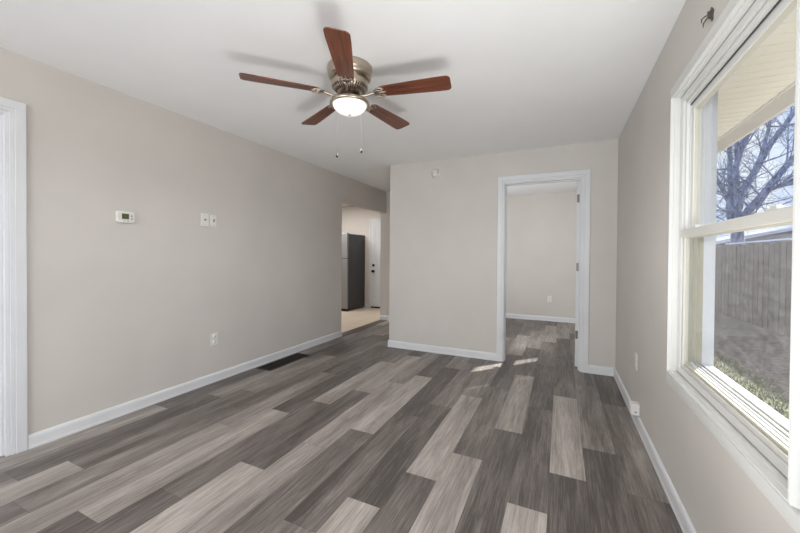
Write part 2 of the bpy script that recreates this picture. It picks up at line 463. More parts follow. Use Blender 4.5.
baseboard('baseboard_back', [('y', YB, -1, XP - 0.014, D0 - CW), ('y', YB, -1, D1 + CW, R), ('x', XP, -1, YB - 0.014, HALL)])
baseboard('baseboard_right', [('x', R, -1, REAR, YB)])
baseboard('baseboard_far', [('y', BACK, -1, XP + T, R)])
baseboard('baseboard_kitchen', [('y', KB, -1, -6.3, -4.13)])

# ================================================================== DOORWAYS
def casing_x(parent, name, y0, y1, ztop, xface, sg, w=CW):
    """door casing on a wall whose face is at xface (normal sg along x)"""
    mb = MB()
    a, b = sorted((xface, xface + sg * 0.016)); a2, b2 = sorted((xface, xface + sg * 0.011))
    e = w * 0.3
    mb.box(a, b, y0 - w, y0 - e, 0, ztop + e); mb.box(a, b, y1 + e, y1 + w, 0, ztop + e); mb.box(a, b, y0 - w, y1 + w, ztop + e, ztop + w)
    mb.box(a2, b2, y0 - e, y0, 0, ztop); mb.box(a2, b2, y1, y1 + e, 0, ztop); mb.box(a2, b2, y0 - e, y1 + e, ztop, ztop + e)
    return mb.build(name, M['trim'], parent, 0.0025)
def casing_y(parent, name, x0, x1, ztop, yface, sg, w=CW):
    mb = MB()
    a, b = sorted((yface, yface + sg * 0.016)); a2, b2 = sorted((yface, yface + sg * 0.011))
    e = w * 0.3
    mb.box(x0 - w, x0 - e, a, b, 0, ztop + e); mb.box(x1 + e, x1 + w, a, b, 0, ztop + e); mb.box(x0 - w, x1 + w, a, b, ztop + e, ztop + w)
    mb.box(x0 - e, x0, a2, b2, 0, ztop); mb.box(x1, x1 + e, a2, b2, 0, ztop); mb.box(x0 - e, x1 + e, a2, b2, ztop, ztop + e)
    return mb.build(name, M['trim'], parent, 0.0025)

# door 1 : back room, opened inwards past ninety degrees
d1 = struct(empty('door_1', (D1, YB + T, 0)))
def local(o, par):  # keep world geometry under a parent at par.location (no rotation)
    o.location = tuple(-c for c in par.location); return o
local(casing_y(d1, 'casing', D0, D1, DH, YB, -1), d1)
jb = MB()
jb.box(D0, D0 + 0.010, YB - 0.001, YB + T + 0.001, 0, DH - 0.016)
jb.box(D1 - 0.016, D1, YB - 0.001, YB + T + 0.001, 0, DH - 0.016)
jb.box(D0, D1, YB - 0.001, YB + T + 0.001, DH - 0.016, DH)
jb.box(D0 + 0.010, D0 + 0.020, YB + 0.04, YB + 0.075, 0, DH - 0.027)
jb.box(D1 - 0.027, D1 - 0.016, YB + 0.04, YB + 0.075, 0, DH - 0.027)
jb.box(D0 + 0.016, D1 - 0.016, YB + 0.04, YB + 0.075, DH - 0.027, DH - 0.016)
local(jb.build('jamb', M['trim'], d1, 0.0015), d1)
def panel_door(mb_w, mb_h, th, stile=0.11):
    """six-panel slab: local x 0..w, y 0..th, z 0..h with recessed panels on both faces"""
    mb = MB(); w, h = mb_w, mb_h
    mb.box(0, w, 0.006, th - 0.006, 0, h)
    cw = (w - stile * 3) / 2
    rails = [(0, 0.22), (0.92, 1.06), (h - 0.50, h - 0.38), (h - 0.12, h)]
    for (a, b) in ((0, 0.006), (th - 0.006, th)):
        for x in (0, stile + cw, w - stile): mb.box(x, x + stile, a, b, 0, h)
        for z0, z1 in rails:
            for x in (stile, 2 * stile + cw): mb.box(x, x + cw, a, b, z0, z1)
        for z0, z1 in zip([r[1] for r in rails], [r[0] for r in rails[1:]]):
            for x in (stile, 2 * stile + cw):
                mb.box(x + 0.03, x + cw - 0.03, a + (0.002 if a == 0 else 0), b - (0.002 if a else 0), z0 + 0.03, z1 - 0.03)
    return mb
slab_pivot = (D1 - 0.018, YB + T + 0.004, 0.012)
slab = panel_door(0.775, DH - 0.03, 0.035).build('door_panel', M['trim'], d1, 0.0012)
DOOR_A = math.radians(90 - 14.8)
slab.rotation_euler = (0, 0, DOOR_A)
slab.location = (slab_pivot[0] - D1 , slab_pivot[1] - (YB + T), slab_pivot[2])
for z in (0.325, 1.073, 1.827):
    hb = MB()
    hb.tube([(0, 0, 0), (0, 0, 0.088)], 0.0065, 10)
    hb.tube([(0, 0, -0.004), (0, 0, 0.092)], 0.004, 8)
    hb.box(-0.030, 0.0, -0.0015, 0.0015, 0.0, 0.088)
    o = hb.build('hinge', M['hinge'], d1); o.location = (D1 - 0.0195 - D1, -0.0035 + 0.0, z)
kn = MB(); kn.lathe([(0.0, 0.0), (0.030, 0.0), (0.031, 0.006), (0.012, 0.012), (0.010, 0.032), (0.022, 0.038), (0.027, 0.05), (0.022, 0.062), (0.0, 0.065)], 24, axis='y')
o = kn.build('door_knob', M['hinge'], d1)
vx = Vector((0.71, 0.035, 0.93)); vx.rotate(Matrix.Rotation(DOOR_A, 3, 'Z'))
o.location = Vector(slab.location) + vx; o.rotation_euler = (0, 0, DOOR_A)

# door 2 : left wall near the camera, seen edge-on at the frame's left border
d2 = struct(empty('door_2', (L, LD0, 0)))
local(casing_x(d2, 'casing', LD0, LD1, LDH, L, 1), d2)
jb = MB()
for (a, b) in ((LD0, LD0 + 0.018), (LD1 - 0.018, LD1)): jb.box(L - T, L + 0.001, a, b, 0, LDH - 0.018)
jb.box(L - T, L + 0.001, LD0, LD1, LDH - 0.018, LDH)
jb.box(L - 0.055, L - 0.030, LD1 - 0.030, LD1 - 0.018, 0, LDH - 0.03)
jb.box(L - 0.055, L - 0.030, LD0 + 0.018, LD0 + 0.030, 0, LDH - 0.03)
jb.box(L - 0.055, L - 0.030, LD0 + 0.018, LD1 - 0.018, LDH - 0.030, LDH - 0.018)
local(jb.build('jamb', M['trim'], d2, 0.0015), d2)
o = panel_door(LD1 - LD0 - 0.042, LDH - 0.03, 0.035).build('door_panel', M['trim'], d2, 0.0012)
o.rotation_euler = (0, 0, PI / 2); o.location = (-0.056, 0.021, 0.01)

# door 3 : white entry door in the kitchen's back wall
KX0, KX1, KH = -4.045, -3.19, 2.045
d3 = struct(empty('door_3', (KX0, KB, 0)))
local(casing_y(d3, 'casing', KX0, KX1 - 0.03, KH, KB, -1, 0.06), d3)
o = panel_door(KX1 - KX0 - 0.03, KH - 0.02, 0.024, 0.1).build('door_panel', M['trim'], d3, 0.0012); o.location = (0, -0.016, 0.02)
o = boxes('door_sweep', M['bronze'], [(0, KX1 - KX0 - 0.03, -0.020, 0, 0.001, 0.032)], d3)
kn = MB(); kn.lathe([(0, 0), (0.032, 0), (0.03, -0.008), (0.012, -0.014), (0.012, -0.035), (0.026, -0.042), (0.029, -0.055), (0.02, -0.068), (0, -0.070)], 20, axis='y')
o = kn.build('door_knob', M['bronze'], d3); o.location = (0.065, -0.016, 0.86)
kn = MB(); kn.lathe([(0, 0), (0.032, 0), (0.030, -0.014), (0, -0.016)], 20, axis='y')
o = kn.build('deadbolt', M['bronze'], d3); o.location = (0.065, -0.016, 1.0)

# ================================================================== MAIN WINDOW
w1 = struct(empty('window_1', (R, 1.66, 0)))
RING = (1.135, 2.190, 0.638, 2.043)
def wpart(mb, name, mat, parent=w1, bevel=0.0):
    o = mb.build(name, mat, parent, bevel)
    off = Vector((0, 0, 0)); p = parent
    while p is not None: off -= Vector(p.location); p = p.parent
    o.location = off
    return o
mb = MB()
mb.ring(RING, [(-0.065, R), (-0.065, R - 0.008), (-0.052, R - 0.010), (-0.030, R - 0.012), (-0.016, R - 0.012), (-0.012, R - 0.004), (-0.004, R - 0.004),
               (0.0, R - 0.022), (0.007, R - 0.023), (0.0085, R - 0.008), (0.013, R - 0.006), (0.0135, R + 0.017)])
wpart(mb, 'casing', M['vinyl'])
mb = MB()
mb.ring(RING, [(0.008, R + 0.026), (0.0165, R + 0.026), (0.018, R + 0.016), (0.026, R + 0.016), (0.044, R + 0.020), (0.046, R + 0.034), (0.050, R + 0.034), (0.052, R + 0.027), (0.062, R + 0.029), (0.064, R + 0.040), (0.068, R + 0.041)])
wpart(mb, 'frame', M['vinyl'])
mb = MB(); mb.ring(RING, [(0.068, R + 0.041), (0.073, R + 0.041), (0.073, R + 0.0985)])
wpart(mb, 'outer_frame', M['vinyl'])
# upper sash, outer track (upper half)
ZR0, ZR1 = 1.325, 1.363
mb = MB()
y0, y1, z1_ = RING[0] + 0.072, RING[1] - 0.072, RING[3] - 0.072
xs0, xs1 = R + 0.044, R + 0.074
mb.box(xs0, xs1, y0, y0 + 0.036, ZR0 + 0.004, z1_); mb.box(xs0, xs1, y1 - 0.036, y1, ZR0 + 0.004, z1_)
mb.box(xs0, xs1, y0 + 0.036, y1 - 0.036, z1_ - 0.036, z1_); mb.box(xs0 + 0.004, xs1, y0 + 0.036, y1 - 0.036, ZR0 + 0.004, ZR0 + 0.036)
us = wpart(mb, 'upper_sash', M['vinyl'], bevel=0.004)
mb = MB()
mb.ring((y0 + 0.032, y1 - 0.032, ZR0 + 0.032, z1_ - 0.032), [(0.0, R + 0.046), (0.006, R + 0.050), (0.008, R + 0.060), (0.0, R + 0.062)])
wpart(mb, 'glazing_bead', M['beige_vinyl'], us)
mb = MB(); mb.box(R + 0.0585, R + 0.0615, y0 + 0.03, y1 - 0.03, ZR0 + 0.03, z1_ - 0.03)
wpart(mb, 'pane', M['glass'], us)
# lower sash, inner track
mb = MB()
ly0, ly1, lz0 = RING[0] + 0.046, RING[1] - 0.046, RING[2] + 0.045
xl0, xl1 = R + 0.014, R + 0.044
mb.box(xl0 + 0.010, xl1, ly0, ly0 + 0.024, lz0, ZR1); mb.box(xl0 + 0.010, xl1, ly1 - 0.024, ly1, lz0, ZR1)
mb.box(xl0, xl1, ly0, ly1, ZR0, ZR1)
mb.box(xl0 + 0.010, xl1 - 0.008, ly0 + 0.024, ly1 - 0.024, lz0, lz0 + 0.020)
mb.box(xl0 + 0.022, xl1, ly0 + 0.024, ly1 - 0.024, lz0, lz0 + 0.028)
ls = wpart(mb, 'lower_sash', new_mat('sash_vinyl', rgb(204, 202, 196), 0.4), bevel=0.003)
mb = MB()
mb.ring((ly0 + 0.022, ly1 - 0.022, lz0 + 0.022, ZR0 + 0.001), [(0.0, xl1 - 0.013), (0.006, xl1 - 0.010), (0.008, xl1 - 0.003), (0.0, xl1)])
wpart(mb, 'glazing_bead', M['beige_vinyl'], ls)
mb = MB(); mb.box(xl1 - 0.009, xl1 - 0.006, ly0 + 0.022, ly1 - 0.022, lz0 + 0.022, ZR0 + 0.002)
wpart(mb, 'pane', M['glass_dusty'], ls)
mb = MB()  # gasket line between casing and lower sash
mb.ring((ly0 - 0.006, ly1 + 0.006, lz0 - 0.006, ZR1 + 0.3), [(0.0, R + 0.0262), (0.0065, R + 0.0262)])
mb2 = MB()
mb2.box(R + 0.0255, R + 0.0275, ly0, ly1, lz0 - 0.006, lz0 + 0.0005)
mb2.box(R + 0.038, R + 0.0425, RING[0] + 0.073, RING[1] - 0.073, RING[3] - 0.0765, RING[3] - 0.0735)
mb.bm.free()
wpart(mb2, 'gasket', M['gasket'])
# two sash locks' catches on the meeting rail, small white tabs seen against the sky
for yy in (1.34, 1.98):
    mb = MB(); mb.box(R + 0.018, R + 0.044, yy - 0.028, yy + 0.028, ZR1 - 0.001, ZR1 + 0.007); mb.box(R + 0.024, R + 0.040, yy - 0.012, yy + 0.02, ZR1 + 0.007, ZR1 + 0.014)
    wpart(mb, 'sash_lock', M['vinyl'], bevel=0.002)
# outer frame: almond tracks and exterior sill with ridges, then the white brick-mould outside
mb = MB()
fy0, fy1 = RING[0] + 0.060, RING[1] - 0.060
for yb_, sg in ((RING[0] + 0.0725, 1), (RING[1] - 0.0725, -1)):
    def bx(xa, xb, d): mb.box(R + xa, R + xb, min(yb_, yb_ + sg * d), max(yb_, yb_ + sg * d), lz0 + 0.022, ZR0 + 0.002)
    bx(0.044, 0.098, 0.002); bx(0.058, 0.062, 0.010); bx(0.076, 0.080, 0.010)
wpart(mb, 'side_track', M['track'], bevel=0.0008)
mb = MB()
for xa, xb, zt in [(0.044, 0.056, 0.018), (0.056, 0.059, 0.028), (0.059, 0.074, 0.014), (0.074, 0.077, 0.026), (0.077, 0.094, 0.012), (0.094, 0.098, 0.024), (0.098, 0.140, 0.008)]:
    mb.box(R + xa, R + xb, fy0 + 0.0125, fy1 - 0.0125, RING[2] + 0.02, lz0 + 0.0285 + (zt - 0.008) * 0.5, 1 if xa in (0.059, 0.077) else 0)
wpart(mb, 'sill', [M['vinyl'], new_mat('shaded_sill_groove', rgb(112, 112, 110), 0.6)])  # darker grooves put the shade between the ridges into the sill colour
mb = MB()
OY0, OY1, OZ0, OZ1 = RING[0] + 0.066, RING[1] - 0.074, RING[2] + 0.03, RING[3] - 0.008
mb.ring((OY0, OY1, OZ0, OZ1), [(0.0, R + 0.098), (0.0, R + 0.142), (-0.075, R + 0.142), (-0.075, R + 0.118), (-0.01, R + 0.098)], True)
wpart(mb, 'exterior_trim', new_mat('shaded_white_trim', rgb(196, 199, 205), 0.6))  # white trim coloured greyer to stand in for its shade

# back-room window (only its light and its far reveal matter from here)
w2 = struct(empty('window_2', (R, 5.06, 0)))
mb = MB(); rg = (W2['y0'], W2['y1'], W2['z0'], W2['z1'])
mb.ring(rg, [(-0.07, R), (-0.07, R - 0.016), (0.0, R - 0.016), (0.006, R), (0.006, X1), (-0.07, X1 + 0.02), (-0.07, X1)], False)
wpart(mb, 'casing', M['vinyl'], w2)
mb = MB()
mb.ring(rg, [(0.005, R + 0.05), (0.045, R + 0.05), (0.045, R + 0.09), (0.005, R + 0.09)], True)
mb.box(R + 0.05, R + 0.09, W2['y0'] + 0.045, W2['y1'] - 0.045, 1.105, 1.185)
sh = wpart(mb, 'sash', M['vinyl'], w2)
mb = MB(); mb.box(R + 0.069, R + 0.072, W2['y0'] + 0.04, W2['y1'] - 0.04, W2['z0'] + 0.04, W2['z1'] - 0.04)
wpart(mb, 'pane', M['glass'], sh)
# unseen second window beside the camera, added to let in more light
w4 = struct(empty('window_4', (R, 0.42, 0)))
mb = MB(); rg4 = (-0.08, 0.92, W['z0'], W['z1'])
mb.ring(rg4, [(-0.065, R), (-0.065, R - 0.014), (0.0, R - 0.022), (0.010, R - 0.010), (0.02, R + 0.02)])
wpart(mb, 'casing', M['vinyl'], w4)
mb = MB(); mb.ring(rg4, [(0.005, R + 0.03), (0.05, R + 0.03), (0.05, R + 0.07), (0.005, R + 0.07)], True)
mb.box(R + 0.03, R + 0.07, 0.0, 0.84, ZR0, ZR1); sh = wpart(mb, 'sash', M['vinyl'], w4)
mb = MB(); mb.box(R + 0.05, R + 0.053, -0.04, 0.88, W['z0'] + 0.04, W['z1'] - 0.04); wpart(mb, 'pane', M['glass'], sh)
# frame of the unseen rear window, added along with its fill lamp
w3 = struct(empty('window_3', (-1.3, REAR, 0)))
mb = MB()
for b in [(-2.62, -2.55, 0.38, 2.32), (-0.05, 0.02, 0.38, 2.32), (-2.62, 0.02, 0.38, 0.45), (-2.62, 0.02, 2.25, 2.32), ]:
    mb.box(b[0], b[1], REAR, REAR + 0.016, b[2], b[3])
wpart(mb, 'casing', M['trim'], w3)

# ================================================================== WALL FITTINGS (left wall faces +x)
def plate(name, y, z, w=0.070, h=0.115, wall='L', label='', kind='outlet', cat='outlet', mat='plastic'):
    """cover plate built in a local frame: x = out of the wall, y = along it, z = up"""
    e = empty(name, {'L': (L, y, z), 'R': (R, y, z), 'F': (y, BACK, z)}[wall], {'L': 0, 'R': PI, 'F': -PI/2}[wall])
    mb = MB(); mb.box(0, 0.006, -w/2, w/2, -h/2, h/2)
    mb.build('cover_plate', M[mat], e, 0.0025)
    if kind == 'outlet':
        for s in (-1, 1):
            q = MB(); q.lathe([(0, 0.005), (0.0165, 0.005), (0.0165, 0.0085), (0, 0.0085)], 20, axis='x')
            r_ = q.build('socket', M['plastic'], e); r_.location = (0, 0, s * 0.027)
            q = MB(); q.box(0.0080, 0.0092, -0.0075, -0.0050, -0.002, 0.007); q.box(0.0080, 0.0092, 0.0050, 0.0075, -0.002, 0.007); q.box(0.0080, 0.0092, -0.002, 0.002, -0.010, -0.006)
            q.build('slot', M['slot'], r_)
        q = MB(); q.lathe([(0, 0.006), (0.0032, 0.006), (0.0028, 0.0075), (0, 0.0075)], 10, axis='x'); q.build('screw', M['plastic_grey'], e)
    elif kind == 'switch':
        q = MB(); q.box(0.005, 0.0075, -0.016, 0.016, -0.033, 0.033); r_ = q.build('rocker', M['plastic'], e, 0.001)
        q = MB(); q.prism([(-0.006, -0.012), (0.006, -0.012), (0.006, 0.012), (-0.006, 0.012)], 0.0075, 0.0165, tf=lambda p: (p[2], p[0], p[1] + (p[2]-0.0075)*0.7))
        q.build('toggle', M['plastic_grey'], e)
        for s in (-1, 1):
            q = MB(); q.lathe([(0, 0.0058), (0.0032, 0.0058), (0.0028, 0.0072), (0, 0.0072)], 10, axis='x'); r_ = q.build('screw', M['plastic_grey'], e); r_.location = (0, 0, s * 0.042)
    elif kind == 'coax':
        q = MB(); q.lathe([(0, 0.005), (0.007, 0.005), (0.007, 0.009), (0.0045, 0.009), (0.0045, 0.016), (0, 0.016)], 14, axis='x'); q.build('socket', M['bronze'], e)
        for s in (-1, 1):
            q = MB(); q.lathe([(0, 0.0058), (0.003, 0.0058), (0.0026, 0.0072), (0, 0.0072)], 10, axis='x'); r_ = q.build('screw', M['plastic_grey'], e); r_.location = (0, 0, s * 0.042)
    return tag(e, label, cat)
plate('cable_plate', 2.151, 1.549, 0.076, 0.120, 'L', 'off-white wall plate with one small dark round socket, left of the switch plate', 'coax', 'wall plate')
plate('light_switch', 2.238, 1.545, 0.064, 0.112, 'L', 'white light switch plate on the left wall, right of the plate with a dark socket', 'switch', 'light switch')
plate('wall_outlet', 2.249, 0.414, 0.074, 0.118, 'L', 'white duplex outlet low on the left wall above the black floor register', 'outlet', 'outlet')
plate('wall_outlet', 3.085, 0.448, 0.074, 0.118, 'R', 'white outlet plate seen edge-on on the right wall between window and far corner', 'outlet', 'outlet')
plate('wall_outlet', -0.183, 0.424, 0.074, 0.118, 'F', 'white duplex outlet on the far wall of the room through the doorway', 'outlet', 'outlet')

# thermostat
th = tag(empty('thermostat', (L, 1.500, 1.506)), 'white wall thermostat with a green display and two small buttons', 'thermostat')
mb = MB()
mb.prism([(-0.058 + 0.012, -0.046), (0.046, -0.044), (0.058, -0.030), (0.058, 0.028), (0.048, 0.040), (-0.05, 0.044), (-0.062, 0.034), (-0.062, -0.036)], 0, 0.024, tf=lambda p: (p[2], p[0], p[1]))
mb.build('housing', M['plastic'], th, 0.005, segs=3)
dp = boxes('display', M['lcd'], [(0.0236, 0.0256, -0.030, 0.017, -0.018, 0.024)], th)
mb = MB()
for (a, b, c, d) in [(-0.024, -0.019, -0.006, 0.016), (-0.014, -0.009, -0.010, 0.016), (-0.004, 0.002, 0.004, 0.016), (-0.004, 0.009, -0.010, -0.006), (0.005, 0.009, -0.006, 0.010)]:
    mb.box(0.0254, 0.0262, a, b, c, d)
mb.build('digits', M['lcd_ink'], dp)
for z in (0.008, -0.014):
    boxes('button', M['plastic_grey'], [(0.0236, 0.027, 0.030, 0.041, z - 0.005, z + 0.006)], th, 0.001)
for y in (-0.020, 0.004):
    boxes('button', M['plastic_grey'], [(0.0236, 0.0265, y, y + 0.012, -0.033, -0.028)], th, 0.001)

# smoke detector on the partition, high up
sd = tag(empty('smoke_detector', (-1.439, YB, 2.268)), 'round white smoke detector high on the partition wall beneath the ceiling', 'smoke detector')
mb = MB(); mb.lathe([(0, 0), (0.062, 0), (0.064, -0.010), (0.060, -0.020), (0.050, -0.024), (0.048, -0.030), (0.036, -0.036), (0, -0.038)], 40, axis='y'); mb.build('housing', M['plastic'], sd)
mb = MB(); mb.lathe([(0.044, -0.0285), (0.046, -0.0325), (0.0405, -0.0345), (0.0395, -0.031)], 40, axis='y'); mb.build('vent_ring', M['plastic_grey'], sd)
for (x, z, r, mt_) in ((-0.030, 0.0, 0.005, 'plastic_grey'), (0.030, 0.004, 0.007, 'slot')):
    mb = MB(); mb.lathe([(0, -0.033), (r, -0.033), (r, -0.0395), (0, -0.0395)], 14, c=(x, 0, z), axis='y')
    mb.build('sensor_opening', M[mt_], sd)

# floor register by the left baseboard
fv = tag(empty('floor_register', (-2.868, 3.04, 0.0)), 'black slotted floor register lying along the left baseboard', 'floor vent')
mb = MB(); hw, hl = 0.100, 0.320
mb.box(-hw, -hw + 0.020, -hl, hl, 0, 0.006); mb.box(hw - 0.020, hw, -hl, hl, 0, 0.006); mb.box(-hw, hw, -hl, -hl + 0.02, 0, 0.006); mb.box(-hw, hw, hl - 0.02, hl, 0, 0.006)
mb.build('frame', M['vent'], fv, 0.002)
boxes('duct_opening', M['vent_dark'], [(-hw + 0.018, hw - 0.018, -hl + 0.018, hl - 0.018, 0.0003, 0.0015)], fv)
mb = MB()
for k in range(30):
    y = -hl + 0.03 + k * (2 * hl - 0.06) / 29; mb.box(-hw + 0.018, hw - 0.018, y - 0.0025, y + 0.0025, 0.0012, 0.005)
mb.box(-0.002, 0.002, -hl + 0.018, hl - 0.018, 0.0012, 0.0055)
mb.build('louvre_grille', M['vent'], fv)

# small phone jack box on the right baseboard
jk = tag(empty('phone_jack', (R, 2.985, 0.0)), 'small white surface-mounted jack box just above the right baseboard', 'jack box')
mb = MB(); mb.box(-0.050, 0, -0.036, 0.036, 0.092, 0.172); mb.build('housing', M['plastic'], jk, 0.004)
boxes('lid', M['plastic'], [(-0.054, -0.049, -0.030, 0.030, 0.098, 0.166)], jk, 0.0015)
boxes('socket', M['plastic_grey'], [(-0.030, -0.016, -0.0375, -0.0355, 0.11, 0.122)], jk)

# bent curtain rod bracket left above the window
cb = tag(empty('curtain_bracket', (R, 1.735, 2.175)), 'bent dark metal curtain bracket left on the right wall above the window', 'bracket')
mb = MB(); mb.prism([(-0.024, -0.040), (-0.006, -0.046), (0.006, -0.020), (0.026, -0.012), (0.034, 0.010), (0.018, 0.034), (0.002, 0.040), (-0.014, 0.022), (-0.030, 0.006), (-0.020, -0.014)], 0, 0.004, tf=lambda p: (-p[2], p[0], p[1]))
mb.box(-0.022, -0.003, -0.016, -0.012, -0.030, 0.010); mb.build('mounting_plate', M['bracket'], cb)
mb = MB(); mb.tube([(-0.003, 0.005, 0.006), (-0.020, 0.03, 0.010), (-0.026, 0.055, 0.012), (-0.020, 0.08, 0.004)], [0.004, 0.0035, 0.003, 0.002], 8)
mb.tube([(-0.003, 0.005, -0.004), (-0.014, 0.03, -0.006), (-0.018, 0.06, -0.012), (-0.010, 0.095, -0.016)], [0.004, 0.003, 0.0025, 0.0015], 8)
mb.build('rod_hook', M['bracket'], cb)
mb = MB(); mb.lathe([(0, -0.003), (0.0045, -0.003), (0.0035, -0.0065), (0, -0.0065)], 10, c=(0, 0.004, -0.022), axis='x'); mb.build('screw', M['hinge'], cb)

cb.scale = (0.8, 0.7, 0.7)
# ================================================================== CEILING FAN
FX, FY, ZB = -1.247, 1.895, 2.263
fan = tag(empty('ceiling_fan', (FX, FY, H)), 'nickel hugger ceiling fan with five cherry wood blades and a lit white bowl', 'ceiling fan')
def fz(z): return z - H
mb = MB(); mb.lathe([(0.0, 0.0), (0.136, 0.0), (0.142, -0.004), (0.143, -0.022), (0.139, -0.027), (0.142, -0.034), (0.141, -0.050), (0.136, -0.055), (0.138, -0.062), (0.134, -0.072), (0.120, -0.080), (0.0, -0.080)], 64)
mb.build('canopy', M['nickel'], fan)
mb = MB(); mb.lathe([(0.0, -0.078), (0.119, -0.078), (0.118, -0.120), (0.112, -0.135), (0.100, -0.148), (0.080, -0.162), (0.060, -0.168), (0.0, -0.168)], 64)
motor = mb.build('motor_housing', M['nickel'], fan)
mb = MB()
for k in range(40):
    a = 2 * PI * k / 40; ca, sa = math.cos(a), math.sin(a)
    pts = []
    for (r, z) in ((0.1135, -0.134), (0.0815, -0.1625)):
        for s in (-1, 1):
            pts.append((r * ca - s * 0.0036 * sa, r * sa + s * 0.0036 * ca, z))
    a0, a1, b0, b1 = pts; nrm = Vector((ca * 0.7, sa * 0.7, -0.7)) * 0.0012
    f0 = [tuple(Vector(q) + nrm) for q in (a0, a1, b1, b0)]
    mb.face(f0)
mb.build('cooling_slots', M['nickel_dark'], motor)
# switch housing and light kit
mb = MB(); mb.lathe([(0, -0.160), (0.052, -0.160), (0.054, -0.172), (0.045, -0.176), (0.045, -0.184), (0, -0.184)], 40); mb.build('rotor_hub', M['nickel_dark'], fan)
mb = MB(); mb.lathe([(0, -0.182), (0.040, -0.182), (0.042, -0.186), (0.042, -0.200), (0.050, -0.206), (0, -0.206)], 40); mb.build('switch_housing', M['nickel'], fan)
mb = MB(); mb.lathe([(0, -0.205), (0.050, -0.205), (0.085, -0.209), (0.112, -0.217), (0.125, -0.226), (0.129, -0.234), (0.128, -0.242), (0.122, -0.246), (0.112, -0.243), (0.108, -0.236), (0.0, -0.232)], 64)
lk = mb.build('light_ring', M['nickel'], fan)
prof = [(0.108, -0.240)] + [(0.108 * math.cos(t), -0.240 - 0.062 * math.sin(t)) for t in [i * PI / 2 / 14 for i in range(1, 14)]] + [(0.004, -0.3020)]
mb = MB(); mb.lathe(prof, 56); bw = mb.build('glass_bowl', M['bowl'], fan)
mb = MB(); mb.lathe([(0, -0.300), (0.006, -0.300), (0.0075, -0.306), (0.004, -0.310), (0, -0.311)], 16); mb.build('finial', M['nickel'], bw)
# blades
PH = math.radians(9.637); PITCH = math.radians(-10.3)
def blade_outline():
    pts = []
    r0, r1, w0, w1_ = 0.190, 0.650, 0.092, 0.128
    c = 0.026
    for k in range(7):                      # rounded root
        a = PI / 2 + PI * k / 6; pts.append((r0 + 0.03 + 0.03 * math.cos(a), (w0 / 2) * math.sin(a)))
    side = []
    for k in range(1, 10):
        t = k / 9; side.append((r0 + 0.03 + (r1 - c - r0 - 0.03) * t, (w0 + (w1_ - w0) * min(1, t * 1.15) ** 0.8) / 2))
    low = [(x, -y) for x, y in side]
    tip = []
    for k in range(1, 6):
        a = -PI / 2 + (PI / 2) * k / 5; tip.append((r1 - c + c * math.cos(a), -w1_ / 2 + c + c * math.sin(a)))
    tip2 = [(x, -y) for x, y in reversed(tip)]
    return pts + low + tip + tip2 + list(reversed(side))
def make_blade(k):
    a = PH + 2 * PI * k / 5
    e = None
    mb = MB(); mb.prism(blade_outline(), -0.003, 0.003)
    b = mb.build('blade', M['blade'], fan, 0.0012)
    b.rotation_mode = 'XYZ'
    b.matrix_local = Matrix.Translation((0, 0, fz(ZB))) @ Matrix.Rotation(a, 4, 'Z') @ Matrix.Rotation(PITCH, 4, 'X')
    mb = MB()                                # curved arm and the open scroll plate under the blade root
    arm = [(0.048, 0, 0.004), (0.075, 0, -0.016), (0.110, 0, -0.020), (0.145, 0, -0.010), (0.170, 0, -0.0065)]
    mb.tube(arm, [0.010, 0.0085, 0.008, 0.008, 0.008], 10)
    loop = [(0.170 + 0.038 + 0.040 * math.cos(t), 0.040 * math.sin(t), -0.0075) for t in [PI * 0.25 + i * PI * 1.5 / 14 for i in range(15)]]
    mb.tube(loop, 0.0052, 8)
    loop2 = [(0.176 + 0.024 + 0.020 * math.cos(t), 0.019 * math.sin(t), -0.0075) for t in [2 * PI * i / 14 for i in range(15)]]
    mb.tube(loop2, 0.0042, 8)
    mb.tube([(0.172, 0, -0.0075), (0.245, 0, -0.0065)], [0.006, 0.004], 8)
    for sy in (-1, 1):
        mb.tube([(0.182, 0.010 * sy, -0.0075), (0.236, 0.026 * sy, -0.0065)], 0.0045, 8)
    mb.build('blade_iron', M['nickel'], b)
for k in range(5): make_blade(k)
for (px, py, zc, name) in ((-1.3189 - FX, 1.8578 - FY, 1.872, 'pull_chain'), (-1.1766 - FX, 1.9243 - FY, 1.9026, 'pull_chain')):
    s = 0.034 / math.hypot(px, py)
    mb = MB()
    top = (px * 0.55, py * 0.55, -0.198)
    pts = [(px * s, py * s, -0.195), (px * 0.8, py * 0.8, -0.204), (px * 1.62, py * 1.62, -0.222), (px * 1.70, py * 1.70, -0.25)]
    pts = [(px * s, py * s, -0.192), (px, py, -0.210), (px, py, fz(zc) + 0.012)]
    mb.tube(pts, 0.0008, 6)
    ch = mb.build(name, M['nickel'], fan)
    mb = MB(); mb.lathe([(0, 0.016), (0.0025, 0.014), (0.004, 0.006), (0.0075, -0.002), (0.0075, -0.008), (0.004, -0.013), (0, -0.014)], 14, c=(px, py, fz(zc)))
    mb.build('pull_fob', M['bronze'], ch)
pl = bpy.data.lights.new('bowl_light', 'SPOT'); pl.energy = 30; pl.shadow_soft_size = 0.10; pl.color = (1, 0.99, 0.97); pl.spot_size = math.radians(178); pl.spot_blend = 0.5
po = bpy.data.objects.new('bowl_light', pl); COL.objects.link(po); po.location = (FX, FY, 2.07)

